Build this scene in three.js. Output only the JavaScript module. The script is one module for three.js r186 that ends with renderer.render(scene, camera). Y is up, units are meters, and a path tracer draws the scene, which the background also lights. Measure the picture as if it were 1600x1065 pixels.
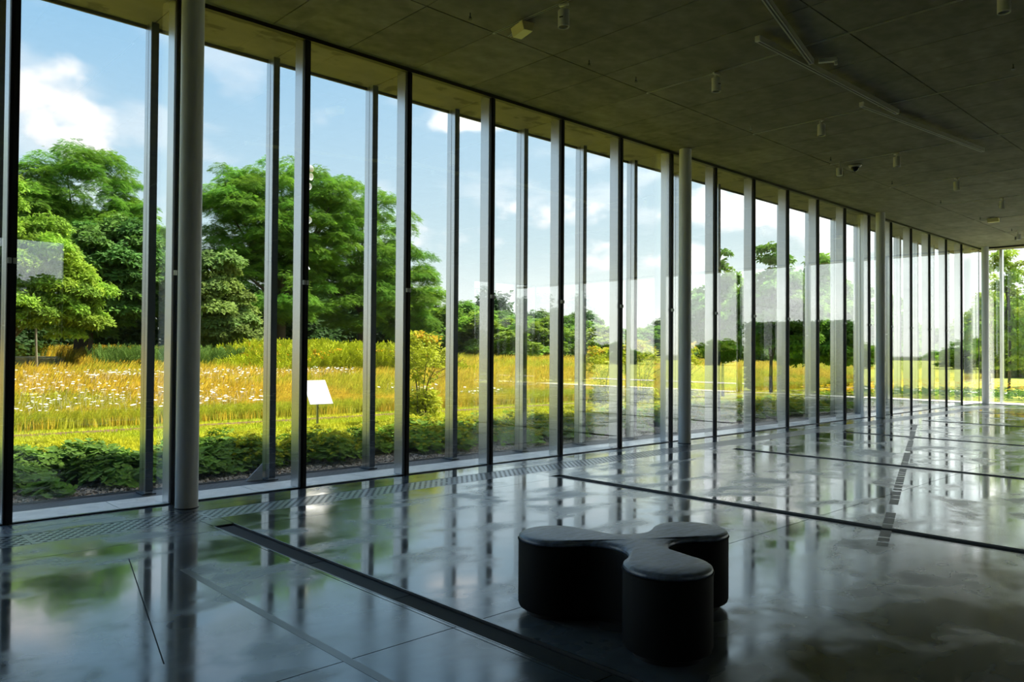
import * as THREE from 'three';
import { RoundedBoxGeometry } from 'three/addons/geometries/RoundedBoxGeometry.js';
import { mergeGeometries, toCreasedNormals } from 'three/addons/utils/BufferGeometryUtils.js';

// ============================================================ camera, sky, sun, exposure
const scene = new THREE.Scene();
const camera = new THREE.PerspectiveCamera(2 * Math.atan(532.5 / 1207.05) * 180 / Math.PI, 1600 / 1065, 0.1, 900);
camera.position.set(0, 1.5, 0);
camera.rotation.set(0.01688, -0.75567, 0.00663, 'YXZ');

const EXPOSURE = 1.32, SKY = 1.16, SUN = 11;
const SUN_DIR = new THREE.Vector3(0.52, 0.83, 0.17).normalize();      // towards the sun: from the right, high, a little behind the glass front

function rng(seed) { let s = seed | 0; return () => { s = (s + 0x6d2b79f5) | 0; let t = Math.imul(s ^ (s >>> 15), 1 | s); t = (t + Math.imul(t ^ (t >>> 7), 61 | t)) ^ t; return ((t ^ (t >>> 14)) >>> 0) / 4294967296; }; }
const hash3 = (x, y, z) => { let h = Math.imul(x, 374761393) ^ Math.imul(y, 668265263) ^ Math.imul(z, 1440662683); h = Math.imul(h ^ (h >>> 13), 1274126177); return ((h ^ (h >>> 16)) >>> 0) / 4294967296; };
function noise3(x, y, z) {
  const ix = Math.floor(x), iy = Math.floor(y), iz = Math.floor(z), fx = x - ix, fy = y - iy, fz = z - iz;
  const u = fx * fx * (3 - 2 * fx), v = fy * fy * (3 - 2 * fy), w = fz * fz * (3 - 2 * fz);
  const l = (a, b, t) => a + (b - a) * t;
  return l(l(l(hash3(ix, iy, iz), hash3(ix + 1, iy, iz), u), l(hash3(ix, iy + 1, iz), hash3(ix + 1, iy + 1, iz), u), v),
    l(l(hash3(ix, iy, iz + 1), hash3(ix + 1, iy, iz + 1), u), l(hash3(ix, iy + 1, iz + 1), hash3(ix + 1, iy + 1, iz + 1), u), v), w);
}
const fbm3 = (x, y, z, o) => { let s = 0, a = 0.5, n = 0; for (let i = 0; i < o; i++) { s += a * noise3(x, y, z); n += a; a *= 0.5; x *= 2.03; y *= 2.03; z *= 2.03; } return s / n; };
const sstep = (a, b, x) => { const t = Math.min(1, Math.max(0, (x - a) / (b - a))); return t * t * (3 - 2 * t); };

{ // summer sky: blue overhead, pale towards the horizon, fair-weather cumulus all round
  const W = 4096, H = 2048, data = new Float32Array(W * H * 4);
  const puffs = [[10.5, 16.3, 3.9, 1.9], [12.6, 17.2, 2.2, 2.1], [14.2, 14.0, 3.2, 1.9], [40.5, 16.6, 4.4, 0.9], [38.0, 8.4, 4.6, 1.6], [45.6, 10.3, 4.0, 1.5], [52.0, 6.6, 5.5, 1.6], [59.0, 10.8, 5.0, 1.9], [67.5, 8.4, 5.0, 1.9], [75.0, 8.0, 5, 2.5], [88, 9, 7, 3], [104, 12, 8, 3], [120, 9, 8, 3], [138, 14, 7, 3], [155, 9, 9, 3], [176, 12, 7, 3], [200, 10, 8, 3], [228, 13, 8, 3], [255, 9, 8, 3], [285, 13, 8, 3], [312, 9, 8, 3], [340, 12, 8, 3], [356, 9, 6, 2.5]];
  for (let j = 0; j < H; j++) {
    const el = ((j + 0.5) / H - 0.5) * Math.PI, y = Math.sin(el), eld = el * 180 / Math.PI;
    for (let i = 0; i < W; i++) {
      const th = ((i + 0.5) / W - 0.5) * 2 * Math.PI, x = Math.cos(th) * Math.cos(el), z = Math.sin(th) * Math.cos(el);
      const up = Math.max(0, y);
      const t = Math.pow(up, 0.6);
      let r = Math.max(0.07, 0.97 - 1.24 * t), g = Math.max(0.26, 1.03 - 0.9 * t), b = Math.max(0.62, 0.86 - 0.145 * t);
      const sunny = Math.max(0, x * SUN_DIR.x + y * SUN_DIR.y + z * SUN_DIR.z);
      const glow = 3.2 * Math.pow(sunny, 5); r += glow; g += glow * 0.93; b += glow * 0.66;
      if (eld > -1) {
        let az = Math.atan2(x, -z) * 180 / Math.PI; if (az < 0) az += 360;
        const wob = fbm3(x * 13 + 3, y * 24, z * 13, 6) - 0.5, wob2 = fbm3(x * 60, y * 80 + 9, z * 60, 4) - 0.5;
        let m = 0, shade = 0;
        for (const [pa, pe, ra, re] of puffs) {
          let da = az - pa; if (da > 180) da -= 360; if (da < -180) da += 360;
          if (Math.abs(da) > ra * 2.6) continue;
          const de = eld - pe, dd = (da / ra) ** 2 + (de / (de > 0 ? re * 1.15 : re * 0.8)) ** 2;
          const v = 1.0 - dd + wob * 4.6 + wob2 * 1.3;
          const a = sstep(0.0, 1.15, v);
          if (a > m) { m = a; shade = Math.max(0, -de / re) * 0.12; }
        }
        const haze = 0.5 * sstep(9, 1, eld) * (0.6 + 0.8 * fbm3(x * 9, y * 30, z * 9, 4));       // thin low cloud bank
        const wisp = 0.35 * sstep(0.5, 0.75, fbm3(x * 5 / (up + 0.25), 4.4, z * 5 / (up + 0.25), 5)) * sstep(1, 8, eld);
        const c = 1 - (1 - m) * (1 - Math.min(0.85, haze)) * (1 - wisp), L = (1.0 + 13 * Math.pow(sunny, 5)) * (1 - shade);
        r += (L - r) * c; g += (L - g) * c; b += (L * 1.01 - b) * c;
      } else { r = 0.2; g = 0.22; b = 0.14; }
      const o = (j * W + i) * 4; data[o] = r; data[o + 1] = g; data[o + 2] = b; data[o + 3] = 1;
    }
  }
  const sky = new THREE.DataTexture(data, W, H, THREE.RGBAFormat, THREE.FloatType);
  sky.mapping = THREE.EquirectangularReflectionMapping; sky.magFilter = THREE.LinearFilter; sky.minFilter = THREE.LinearFilter; sky.colorSpace = THREE.LinearSRGBColorSpace; sky.needsUpdate = true;
  scene.background = sky; scene.backgroundIntensity = SKY;
}
const sun = new THREE.DirectionalLight(new THREE.Color(1, 0.95, 0.86), SUN);
sun.position.copy(SUN_DIR).multiplyScalar(120).add(new THREE.Vector3(20, 0, -10));
sun.target.position.set(20, 0, -10); sun.castShadow = true;
Object.assign(sun.shadow.camera, { left: -70, right: 90, top: 60, bottom: -60, near: 1, far: 320 }); sun.shadow.mapSize.set(4096, 4096);
sun.name = 'sun_light'; scene.add(sun, sun.target);
const renderer = new THREE.WebGLRenderer({ antialias: true });
renderer.toneMapping = THREE.LinearToneMapping; renderer.toneMappingExposure = EXPOSURE; renderer.shadowMap.enabled = true;

// ============================================================ measures of the place
const XN = (n) => 1.4257 + 1.3948 * n, ZG = -7.86, H = 5.037, EAVE = -8.79, XE = 28.25, XEAVE = 29.02;   // front mullions, glass line, ceiling, roof edges
const WEST = -8, BACK = 12.4, TRENCH = (k) => 2.81 + 4.183 * k;

// ============================================================ helpers
const used = new Map();
function numbered(n) { const k = used.get(n) ?? 0; used.set(n, k + 1); return k ? n + '_' + String(k).padStart(3, '0') : n; }
function tag(o, label, category, group) { o.userData.label = label; o.userData.category = category; if (group) o.userData.group = group; return o; }
function shadows(m) { m.castShadow = true; m.receiveShadow = true; return m; }
function mesh(name, geo, mat, parent) { const m = shadows(new THREE.Mesh(geo, mat)); m.name = parent ? name : numbered(name); (parent ?? scene).add(m); return m; }
function structure(name, geo, mat) { const m = geo ? mesh(name, geo, mat) : new THREE.Group(); if (!geo) { m.name = numbered(name); scene.add(m); } m.userData.kind = 'structure'; return m; }
function thing(name, label, category, pos = [0, 0, 0], ry = 0, group) { const g = new THREE.Group(); g.name = numbered(name); g.position.set(...pos); g.rotation.y = ry; scene.add(g); return tag(g, label, category, group); }
const box = (x0, x1, y0, y1, z0, z1) => { const g = new THREE.BoxGeometry(x1 - x0, y1 - y0, z1 - z0); g.translate((x0 + x1) / 2, (y0 + y1) / 2, (z0 + z1) / 2); return g; };
const rbox = (w, h, d, r, x = 0, y = 0, z = 0) => { const g = new RoundedBoxGeometry(w, h, d, 2, r); g.translate(x, y, z); return g; };
const cyl = (r0, r1, h, x = 0, y = 0, z = 0, n = 20) => { const g = new THREE.CylinderGeometry(r0, r1, h, n); g.translate(x, y, z); return g; };
const lathe = (pts, n = 24) => new THREE.LatheGeometry(pts.map(([a, b]) => new THREE.Vector2(a, b)), n);
function planar(g, s = 1 / 24) { const p = g.attributes.position, uv = new Float32Array(p.count * 2); for (let i = 0; i < p.count; i++) { uv[2 * i] = (p.getX(i) + 8) * s; uv[2 * i + 1] = (p.getZ(i) + 8) * s; } g.setAttribute('uv', new THREE.BufferAttribute(uv, 2)); return g; }
const std = (o) => new THREE.MeshStandardMaterial(o), phys = (o) => new THREE.MeshPhysicalMaterial(o), lin = (r, g, b) => new THREE.Color().setRGB(r, g, b);
function texture(n, f, srgb, repeat = 1) {   // f(x, y) in 0..1 over n x n pixels -> [r, g, b] in 0..1
  const d = new Uint8Array(n * n * 4);
  for (let j = 0; j < n; j++) for (let i = 0; i < n; i++) { const c = f(i / n, j / n), o = (j * n + i) * 4; for (let k = 0; k < 3; k++) d[o + k] = Math.max(0, Math.min(255, c[k] * 255)); d[o + 3] = 255; }
  const t = new THREE.DataTexture(d, n, n); t.wrapS = t.wrapT = THREE.RepeatWrapping; t.magFilter = THREE.LinearFilter; t.minFilter = THREE.LinearMipmapLinearFilter; t.generateMipmaps = true; t.repeat.set(repeat, repeat);
  if (srgb) t.colorSpace = THREE.SRGBColorSpace; t.needsUpdate = true; return t;
}
const merge = (l) => mergeGeometries(l.map((g) => g.index ? g.toNonIndexed() : g));

// ============================================================ materials of the building
const floorClouds = (u, v) => { const x = u * 24, z = v * 24; const w = fbm3(x * 0.5, 1, z * 0.5, 4); return [fbm3(x * 0.55 + w * 2, 0.3, z * 0.8 + w * 2, 6), fbm3(x * 2.1 + w * 3, 7.3, z * 3.0, 5), fbm3(x * 7, 3.1, z * 9, 3)]; };
const FN = 1024, floorField = []; for (let j = 0; j < FN; j++) for (let i = 0; i < FN; i++) floorField.push(floorClouds(i / FN, j / FN));
const atF = (u, v) => floorField[Math.round(v * FN) % FN * FN + Math.round(u * FN) % FN];
const floorColor = texture(FN, (u, v) => { const [a, b, c] = atF(u, v); const k = 0.48 + 0.18 * (a - 0.5) * 2 + 0.16 * (b - 0.5) * 2 + 0.03 * (c - 0.5); const stain = sstep(0.5, 0.8, b) * 0.2 + 0.05 * sstep(0.5, 0.8, c); return [(k - stain) * 0.92, (k - stain) * 0.99, (k - stain) * 1.06]; }, true);
const floorRough = texture(FN, (u, v) => { const [a, b, c] = atF(u, v); const k = 0.1 + 0.24 * sstep(0.42, 0.8, b) + 0.1 * sstep(0.4, 0.78, a) + 0.05 * (c - 0.5); return [k, k, k]; });
const floorCoat = texture(FN, (u, v) => { const [a, b, c] = atF(u, v); const k = 0.045 + 0.26 * sstep(0.42, 0.8, b) + 0.13 * sstep(0.36, 0.76, a) + 0.08 * Math.max(0, c - 0.45); return [k, k, k]; });
const M = {
  floor: phys({ map: floorColor, roughnessMap: floorRough, roughness: 1, ior: 1.5, clearcoat: 0.9, clearcoatRoughness: 1, clearcoatRoughnessMap: floorCoat, specularColor: new THREE.Color(0.9, 0.97, 1.0) }),
  screed: std({ color: lin(0.02, 0.02, 0.022), roughness: 0.8 }),
  trench: std({ color: lin(0.062, 0.06, 0.06), roughness: 0.8 }),
  trenchDark: std({ color: lin(0.04, 0.046, 0.048), roughness: 0.7 }),
  steelTrim: std({ color: lin(0.42, 0.43, 0.45), roughness: 0.32, metalness: 1 }),
  grille: std({ color: lin(0.33, 0.34, 0.36), roughness: 0.28, metalness: 1 }),
  black: std({ color: lin(0.008, 0.008, 0.01), roughness: 0.55 }),
  fin: std({ color: lin(0.66, 0.67, 0.68), roughness: 0.3, metalness: 1 }),
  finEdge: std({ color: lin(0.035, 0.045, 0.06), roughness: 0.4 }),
  glass: phys({ color: lin(0.985, 0.99, 0.985), transmission: 1, thickness: 0, roughness: 0, ior: 2.3 }),
  column: std({ color: lin(0.86, 0.86, 0.83), roughness: 0.4 }),
  wall: std({ color: lin(0.10, 0.10, 0.10), roughness: 0.6 }),
  sill: std({ color: lin(0.80, 0.80, 0.76), roughness: 0.5, map: texture(256, (u, v) => { const k = 0.86 + 0.14 * fbm3(u * 40, 2, v * 40, 3); return [k, k, k]; }, true, 1) }),
  curb: std({ color: lin(0.06, 0.062, 0.066), roughness: 0.55, metalness: 0.4 }),
  track: std({ color: lin(0.58, 0.58, 0.52), roughness: 0.5 }),
  lamp: std({ color: lin(0.80, 0.79, 0.73), roughness: 0.45 }),
  yellowBox: std({ color: lin(0.95, 0.86, 0.42), roughness: 0.45 }),
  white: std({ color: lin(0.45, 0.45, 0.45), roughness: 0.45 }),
};
const ceilTex = texture(512, (u, v) => { const k = 0.74 + 0.22 * (fbm3(u * 9, 5, v * 30, 5) - 0.5) + 0.16 * (fbm3(u * 60, 1, v * 60, 3) - 0.5); return [k, k * 0.995, k * 0.97]; }, true);
M.ceiling = [0.92, 1, 1.07].map((k) => std({ color: lin(0.42 * k, 0.40 * k, 0.34 * k), roughness: 0.8, map: ceilTex }));
M.soffit = std({ color: lin(0.27, 0.23, 0.14), roughness: 0.7, map: texture(512, (u, v) => { const b = fbm3(u * 14, 8, v * 26, 5), k = 0.8 + 0.2 * (b - 0.5); const s = sstep(0.62, 0.72, fbm3(u * 22, 3, v * 34, 4)) * 0.3; return [k - s, k - s * 1.05, k - s * 1.2]; }, true) });

// ============================================================ floor: slabs between trenches, perforated grille, trenches
const floor = structure('floor'); floor.name = 'floor';
mesh('floor_base', box(WEST, XE + 0.1, -0.35, -0.05, ZG - 0.02, BACK), M.screed, floor);
const slab = (x0, x1, z0, z1) => { const e = 0.0035; mesh('floor_slab', planar(box(x0 + e, x1 - e, -0.06, 0, z0 + e, z1 - e)), M.floor, floor); };
const TK = [-2, -1, 0, 1, 2, 3, 4, 5], TW = 0.092, xs = [WEST, ...TK.map(TRENCH), XE];
for (let i = 0; i + 1 < xs.length; i++) {
  const x0 = i ? xs[i] + TW : xs[i], x1 = i + 2 < xs.length ? xs[i + 1] - TW : xs[i + 1];
  slab(i ? xs[i] - TW : xs[i], i + 2 < xs.length ? xs[i + 1] - TW : XE, -7.58, -7.345);
  slab(x0, x1, -6.93, -6.45); slab(x0, x1, -6.45, -3.31); slab(x0, x1, -3.31, -0.17); slab(x0, x1, -0.17, BACK);
  if (i) slab(xs[i] - TW, xs[i] + TW, -6.93, -6.62);
}
for (let n = -7; n < 20; n++) { const a = Math.max(WEST, XN(n)), b = Math.min(XE, XN(n + 1)); if (b > a) slab(a, b, ZG + 0.02, -7.58); }
for (const k of TK) {
  const t = structure('floor_trench'); t.position.set(TRENCH(k), 0, 0);
  const cuts = [-6.615, -5.05, -3.98, -2.35, -0.6, 1.4, 3.9, 6.9, BACK];
  for (let i = 0; i + 1 < cuts.length; i++) mesh('cover_plate', box(-TW + 0.018, TW - 0.012, -0.045, -0.016, cuts[i] + 0.004, cuts[i + 1] - 0.004), i % 2 ? M.trenchDark : M.trench, t);
  mesh('edge_trim', box(-TW, -TW + 0.006, -0.05, 0.001, -6.62, BACK), M.steelTrim, t);
  mesh('edge_trim', box(TW - 0.006, TW, -0.05, 0.001, -6.62, BACK), M.steelTrim, t);
  mesh('edge_trim', box(-TW - 0.03, -TW - 0.026, -0.05, 0.0008, -6.62, BACK), M.trenchDark, t);
}
{ // staggered slots punched through steel plates along the foot of the glass
  const z0 = -7.34, z1 = -6.935, L = 1.3948, sh = new THREE.Shape();
  sh.moveTo(0.004, 0); sh.lineTo(L - 0.004, 0); sh.lineTo(L - 0.004, z1 - z0); sh.lineTo(0.004, z1 - z0); sh.closePath();
  const pitch = L / 18, rows = 8;
  for (let r = 0; r < rows; r++) for (let i = 0; i < 18; i++) {
    const cx = (i + 0.5) * pitch + (r % 2 ? pitch / 2 : 0) - pitch / 4, cy = 0.035 + r * 0.048, a = 0.021, b = 0.011, h = new THREE.Path();
    h.moveTo(cx + a, cy); for (let s = 1; s < 8; s++) h.lineTo(cx + a * Math.cos(s * Math.PI / 4), cy + b * 1.2 * Math.sin(s * Math.PI / 4)); h.closePath(); sh.holes.push(h);
  }
  const g = new THREE.ExtrudeGeometry(sh, { depth: 0.004, bevelEnabled: false }); g.rotateX(-Math.PI / 2); g.translate(0, 0, z1);
  const grille = structure('floor_grille'); grille.position.set(XN(-6), -0.005, 0);
  for (let n = -6; n < 19; n++) { const p = mesh('grille_panel', g, M.grille, grille); p.position.x = (n + 6) * L; }
}
// worn marks on the concrete: a long faint stripe and the remains of a dashed guide line, thin layers of grey paint
{
  const paint = std({ color: lin(0.05, 0.052, 0.056), roughness: 0.36 }), r = rng(5);
  const strip = (x, z, len, w, a) => { const g = new THREE.BoxGeometry(w, 0.001, len); g.rotateY(a); g.translate(x, 0.0006, z); return g; };
  const A = new THREE.Vector2(18.24, -6.33), B = new THREE.Vector2(6.4, -2.47), d = B.clone().sub(A), len = d.length(), ang = Math.atan2(d.x, d.y), m = structure('floor_marking');
  for (let s = 0; s < len;) { const l = 0.12 + r() * 0.22; if (r() < 0.8) { const c = A.clone().addScaledVector(d, (s + l / 2) / len); mesh('dash', strip(c.x, c.y, l, 0.085, ang), paint, m); } s += l + 0.01 + r() * 0.07; }
  const m2 = structure('floor_marking'), faint = phys({ color: lin(0.08, 0.083, 0.088), roughness: 0.3, clearcoat: 0.6, clearcoatRoughness: 0.2 });
  mesh('stripe', strip(2.03, -3.8, 3.3, 0.05, 0), faint, m2);
  mesh('crack', strip(1.6, -4.93, 2.19, 0.006, Math.atan2(0.49, -2.13)), M.screed, m2);
}

// ============================================================ ceiling and roof
const ceiling = structure('ceiling'); ceiling.name = 'ceiling';
mesh('roof_slab', box(WEST - 0.4, XEAVE, H + 0.03, H + 0.42, EAVE, BACK + 0.6), M.wall, ceiling);
mesh('roof_edge', box(WEST - 0.4, XEAVE + 0.03, H - 0.035, H + 0.45, EAVE - 0.03, EAVE), M.black, ceiling);
mesh('roof_edge', box(XEAVE, XEAVE + 0.03, H - 0.012, H + 0.45, EAVE, BACK + 0.6), M.black, ceiling);
{
  const P = 2.79 / 3, uvc = (g, i) => { planar(g, 1 / 6); return g; };
  const rows = [[-7.81, -6.3], [-6.3, -3.6], [-3.6, -0.9], [-0.9, 3.0]];
  rows.forEach(([z0, z1], r) => {
    for (let x = 4.71 - P * 14, i = 0; x < XE; x += P, i++) {
      if (x + P < (r > 2 ? -1 : 0.5)) continue;
      const y = H + 0.0015 * (hash3(i, r, 3) - 0.5);
      mesh('ceiling_panel', uvc(box(x + 0.0055, Math.min(XE - 0.05, x + P) - 0.0055, y, H + 0.03, z0 + 0.008, z1 - 0.008)), M.ceiling[Math.floor(hash3(i, r, 9) * 3)], ceiling);
    }
  });
  mesh('ceiling_panel', uvc(box(WEST, 0.5, H, H + 0.03, -7.81, -0.9)), M.ceiling[1], ceiling);
  mesh('ceiling_panel', uvc(box(WEST, -1, H, H + 0.03, -0.9, 3)), M.ceiling[1], ceiling);
  mesh('ceiling_panel', uvc(box(WEST, XE - 0.05, H, H + 0.03, 3.0, BACK)), M.ceiling[1], ceiling);
  for (let x = 4.71 - P * 14, i = 0; x < XEAVE - P; x += 1.5 * P, i++) mesh('soffit_panel', planar(box(x + 0.004, x + 1.5 * P - 0.004, H - 0.004, H + 0.03, EAVE + 0.01, ZG - 0.06), 1 / 5), M.soffit, ceiling);
  for (let z = -7.9, i = 0; z < BACK; z += 2.79, i++) mesh('soffit_panel', planar(box(XE + 0.06, XEAVE - 0.01, H - 0.004, H + 0.03, z + 0.004, z + 2.786), 1 / 5), M.soffit, ceiling);
}

// ============================================================ solid walls
for (const [n, a] of [['wall_left', [WEST - 0.4, WEST, -0.3, H + 0.03, EAVE, BACK + 0.4]], ['wall_back', [6.6, 24.0, -0.3, H + 0.03, BACK, BACK + 0.4]], ['wall_back', [WEST, 1.6, -0.3, H + 0.03, BACK, BACK + 0.4]]]) structure(n, box(...a), M.wall);

// ============================================================ glass fronts: panes between deep steel fins with black glazing caps
const finGeo = rbox(0.078, H, 0.175, 0.006, 0, H / 2, -0.105), capGeo = merge([box(-0.036, 0.036, 0, H, -0.012, 0.026), box(-0.012, 0.012, 0, H, 0.026, 0.034)]);
const paneGeo = (w) => box(0.03, w - 0.03, 0.012, H - 0.03, -0.006, 0.006);
const clipGeo = merge([rbox(0.03, 0.05, 0.02, 0.004, -0.02, 2.28, 0.036), rbox(0.03, 0.05, 0.02, 0.004, 0.02, 2.28, 0.036)]);
const headGeo = (w) => box(0, w, H - 0.045, H, -0.02, 0.045), footGeo = (w) => box(0, w, -0.02, 0.012, -0.02, 0.02);
let nWin = 0;
function bay(x, z, ry, w, fin = true) {
  const g = new THREE.Group(); g.name = 'window_' + (++nWin); g.userData.kind = 'structure'; g.position.set(x, 0, z); g.rotation.y = ry; scene.add(g);
  mesh('pane', paneGeo(w), M.glass, g);
  mesh('head_frame', headGeo(w), M.black, g); mesh('foot_frame', footGeo(w), M.finEdge, g);
  if (fin) { mesh('mullion_fin', finGeo, M.fin, g); const c = mesh('glazing_cap', capGeo, M.black, g); mesh('clip', clipGeo, M.lamp, c); }
  return g;
}
for (let n = -6; n < 19; n++) bay(XN(n), ZG, 0, 1.3948);
bay(XN(19), ZG, 0, XE - XN(19), false);
{ const g = structure('trim_1'); mesh('corner_post', box(XE - 0.012, XE + 0.012, 0, H, ZG - 0.012, ZG + 0.012), M.black, g); }
for (let k = 0; k < 7; k++) bay(XE, ZG + 2.89 * k, -Math.PI / 2, 2.89, k > 0);
for (let k = 0; k < 3; k++) bay(1.6 + 1.667 * (k + 1), BACK + 0.1, Math.PI, 1.667);
for (let k = 0; k < 3; k++) bay(24.0 + 1.417 * (k + 1), BACK + 0.1, Math.PI, 1.417);

// sill stones, drainage strip and steel edging under the eaves
{
  const s = structure('window_sill'); s.name = 'trim_2';
  for (let n = -6; n < 20; n++) mesh('sill_stone', planar(box(XN(n) - 0.45 + 0.004, XN(n + 1) - 0.45 - 0.004, -0.2, -0.006, -8.45, ZG - 0.02), 1 / 3), M.sill, s);
  const c = structure('trim_3');
  for (let n = -6; n < 20; n++) mesh('drain_cover', box(XN(n) + 0.003, XN(n + 1) - 0.003, -0.2, -0.02, -8.895, -8.455), M.curb, c);
  mesh('steel_edging', box(WEST, XEAVE, -0.25, -0.002, -8.905, -8.897), M.steelTrim, c);
  const e = structure('trim_4');
  for (let k = 0; k < 14; k++) mesh('sill_stone', planar(box(XE + 0.02, 29.3, -0.2, -0.006, -8.45 + 1.5 * k + 0.004, -8.45 + 1.5 * (k + 1) - 0.004), 1 / 3), M.sill, e);
}
// free-standing outer fins on the roof edge, foot plate and head
const ORD = ['first', 'second', 'third', 'fourth', 'fifth', 'sixth', 'seventh', 'eighth', 'ninth', 'tenth', 'eleventh', 'twelfth', 'thirteenth', 'fourteenth', 'fifteenth', 'sixteenth', 'seventeenth', 'eighteenth', 'nineteenth', 'twentieth'];
{
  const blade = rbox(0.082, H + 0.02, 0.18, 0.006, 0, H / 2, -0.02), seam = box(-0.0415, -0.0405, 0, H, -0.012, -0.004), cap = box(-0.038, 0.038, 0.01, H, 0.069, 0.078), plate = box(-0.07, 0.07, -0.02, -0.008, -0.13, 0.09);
  for (let k = 0; k < 21; k++) {
    const x = 1.468 + 1.3948 * k - 0.012; if (x > 28.7) break;
    const lab = k === 0 ? 'outer steel fin cut by the left edge of the picture, outside the first window' : k === 1 ? 'outer steel fin left of the nearest white column, outside the glass' : k === 2 ? 'outer steel fin just right of the nearest white column, white triangle at its foot' : k === 3 ? 'outer steel fin between the lectern sign and the garden shrub' : k === 4 ? 'outer steel fin just right of the young multi-stemmed garden shrub' : `outer brushed steel fin under the roof edge, ${ORD[k]} fin from the left`;
    const t = thing('outer_fin', lab, 'fin', [x, 0, -8.72], 0, 'outer steel fins along the roof edge');
    mesh('blade', blade, M.fin, t); mesh('seam', seam, M.black, t); mesh('dark_reflection_strip', cap, M.finEdge, t); mesh('foot_plate', plate, M.finEdge, t);  // cap: dark strip that paints the reflection of the dark interior onto the steel
  }
  for (let k = 0; k < 7; k++) {
    const t = thing('outer_fin', k === 0 ? 'white outer fin beside the farthest white column, outside the end window' : 'outer steel fin standing outside the end window, beyond the right edge', 'fin', [28.97, 0, -7.4 + 2.89 * k], -Math.PI / 2, 'outer steel fins along the end window');
    mesh('blade', blade, M.fin, t); mesh('foot_plate', plate, M.finEdge, t);
  }
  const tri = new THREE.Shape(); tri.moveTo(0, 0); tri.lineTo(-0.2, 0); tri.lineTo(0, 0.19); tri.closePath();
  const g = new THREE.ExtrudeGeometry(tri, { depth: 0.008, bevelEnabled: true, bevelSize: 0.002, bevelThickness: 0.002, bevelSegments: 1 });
  const t = thing('sun_patch_plate', 'small white triangle standing in for a sun patch at the foot of an outer fin', 'bracket', [4.258 - 0.075, -0.012, -8.78]);  // white triangle built in place of a patch of sunlight on the ground
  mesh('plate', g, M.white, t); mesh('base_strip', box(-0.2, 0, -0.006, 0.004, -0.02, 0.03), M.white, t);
}

// ============================================================ round columns
{
  const shaft = lathe([[0.001, 0], [0.108, 0], [0.108, 0.012], [0.105, 0.014], [0.105, 2.6], [0.1045, 2.602], [0.105, 2.604], [0.105, H - 0.01], [0.101, H]], 48), joint = cyl(0.112, 0.112, 0.006, 0, 0.003, 0, 40);
  ['nearest and largest white round column, left part of the picture', 'second white round column from the left, beside the glass wall mid-picture', 'third white round column from the left, before the reflected bright glass', 'farthest white round column, in the corner of the room'].forEach((lab, k) => {
    const t = thing('column', lab, 'column', [2.855 + 8.375 * k, 0, -7.6], 0, 'white round columns along the glass front');
    mesh('shaft', shaft, M.column, t); mesh('floor_joint', joint, M.black, t);
  });
}

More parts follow.
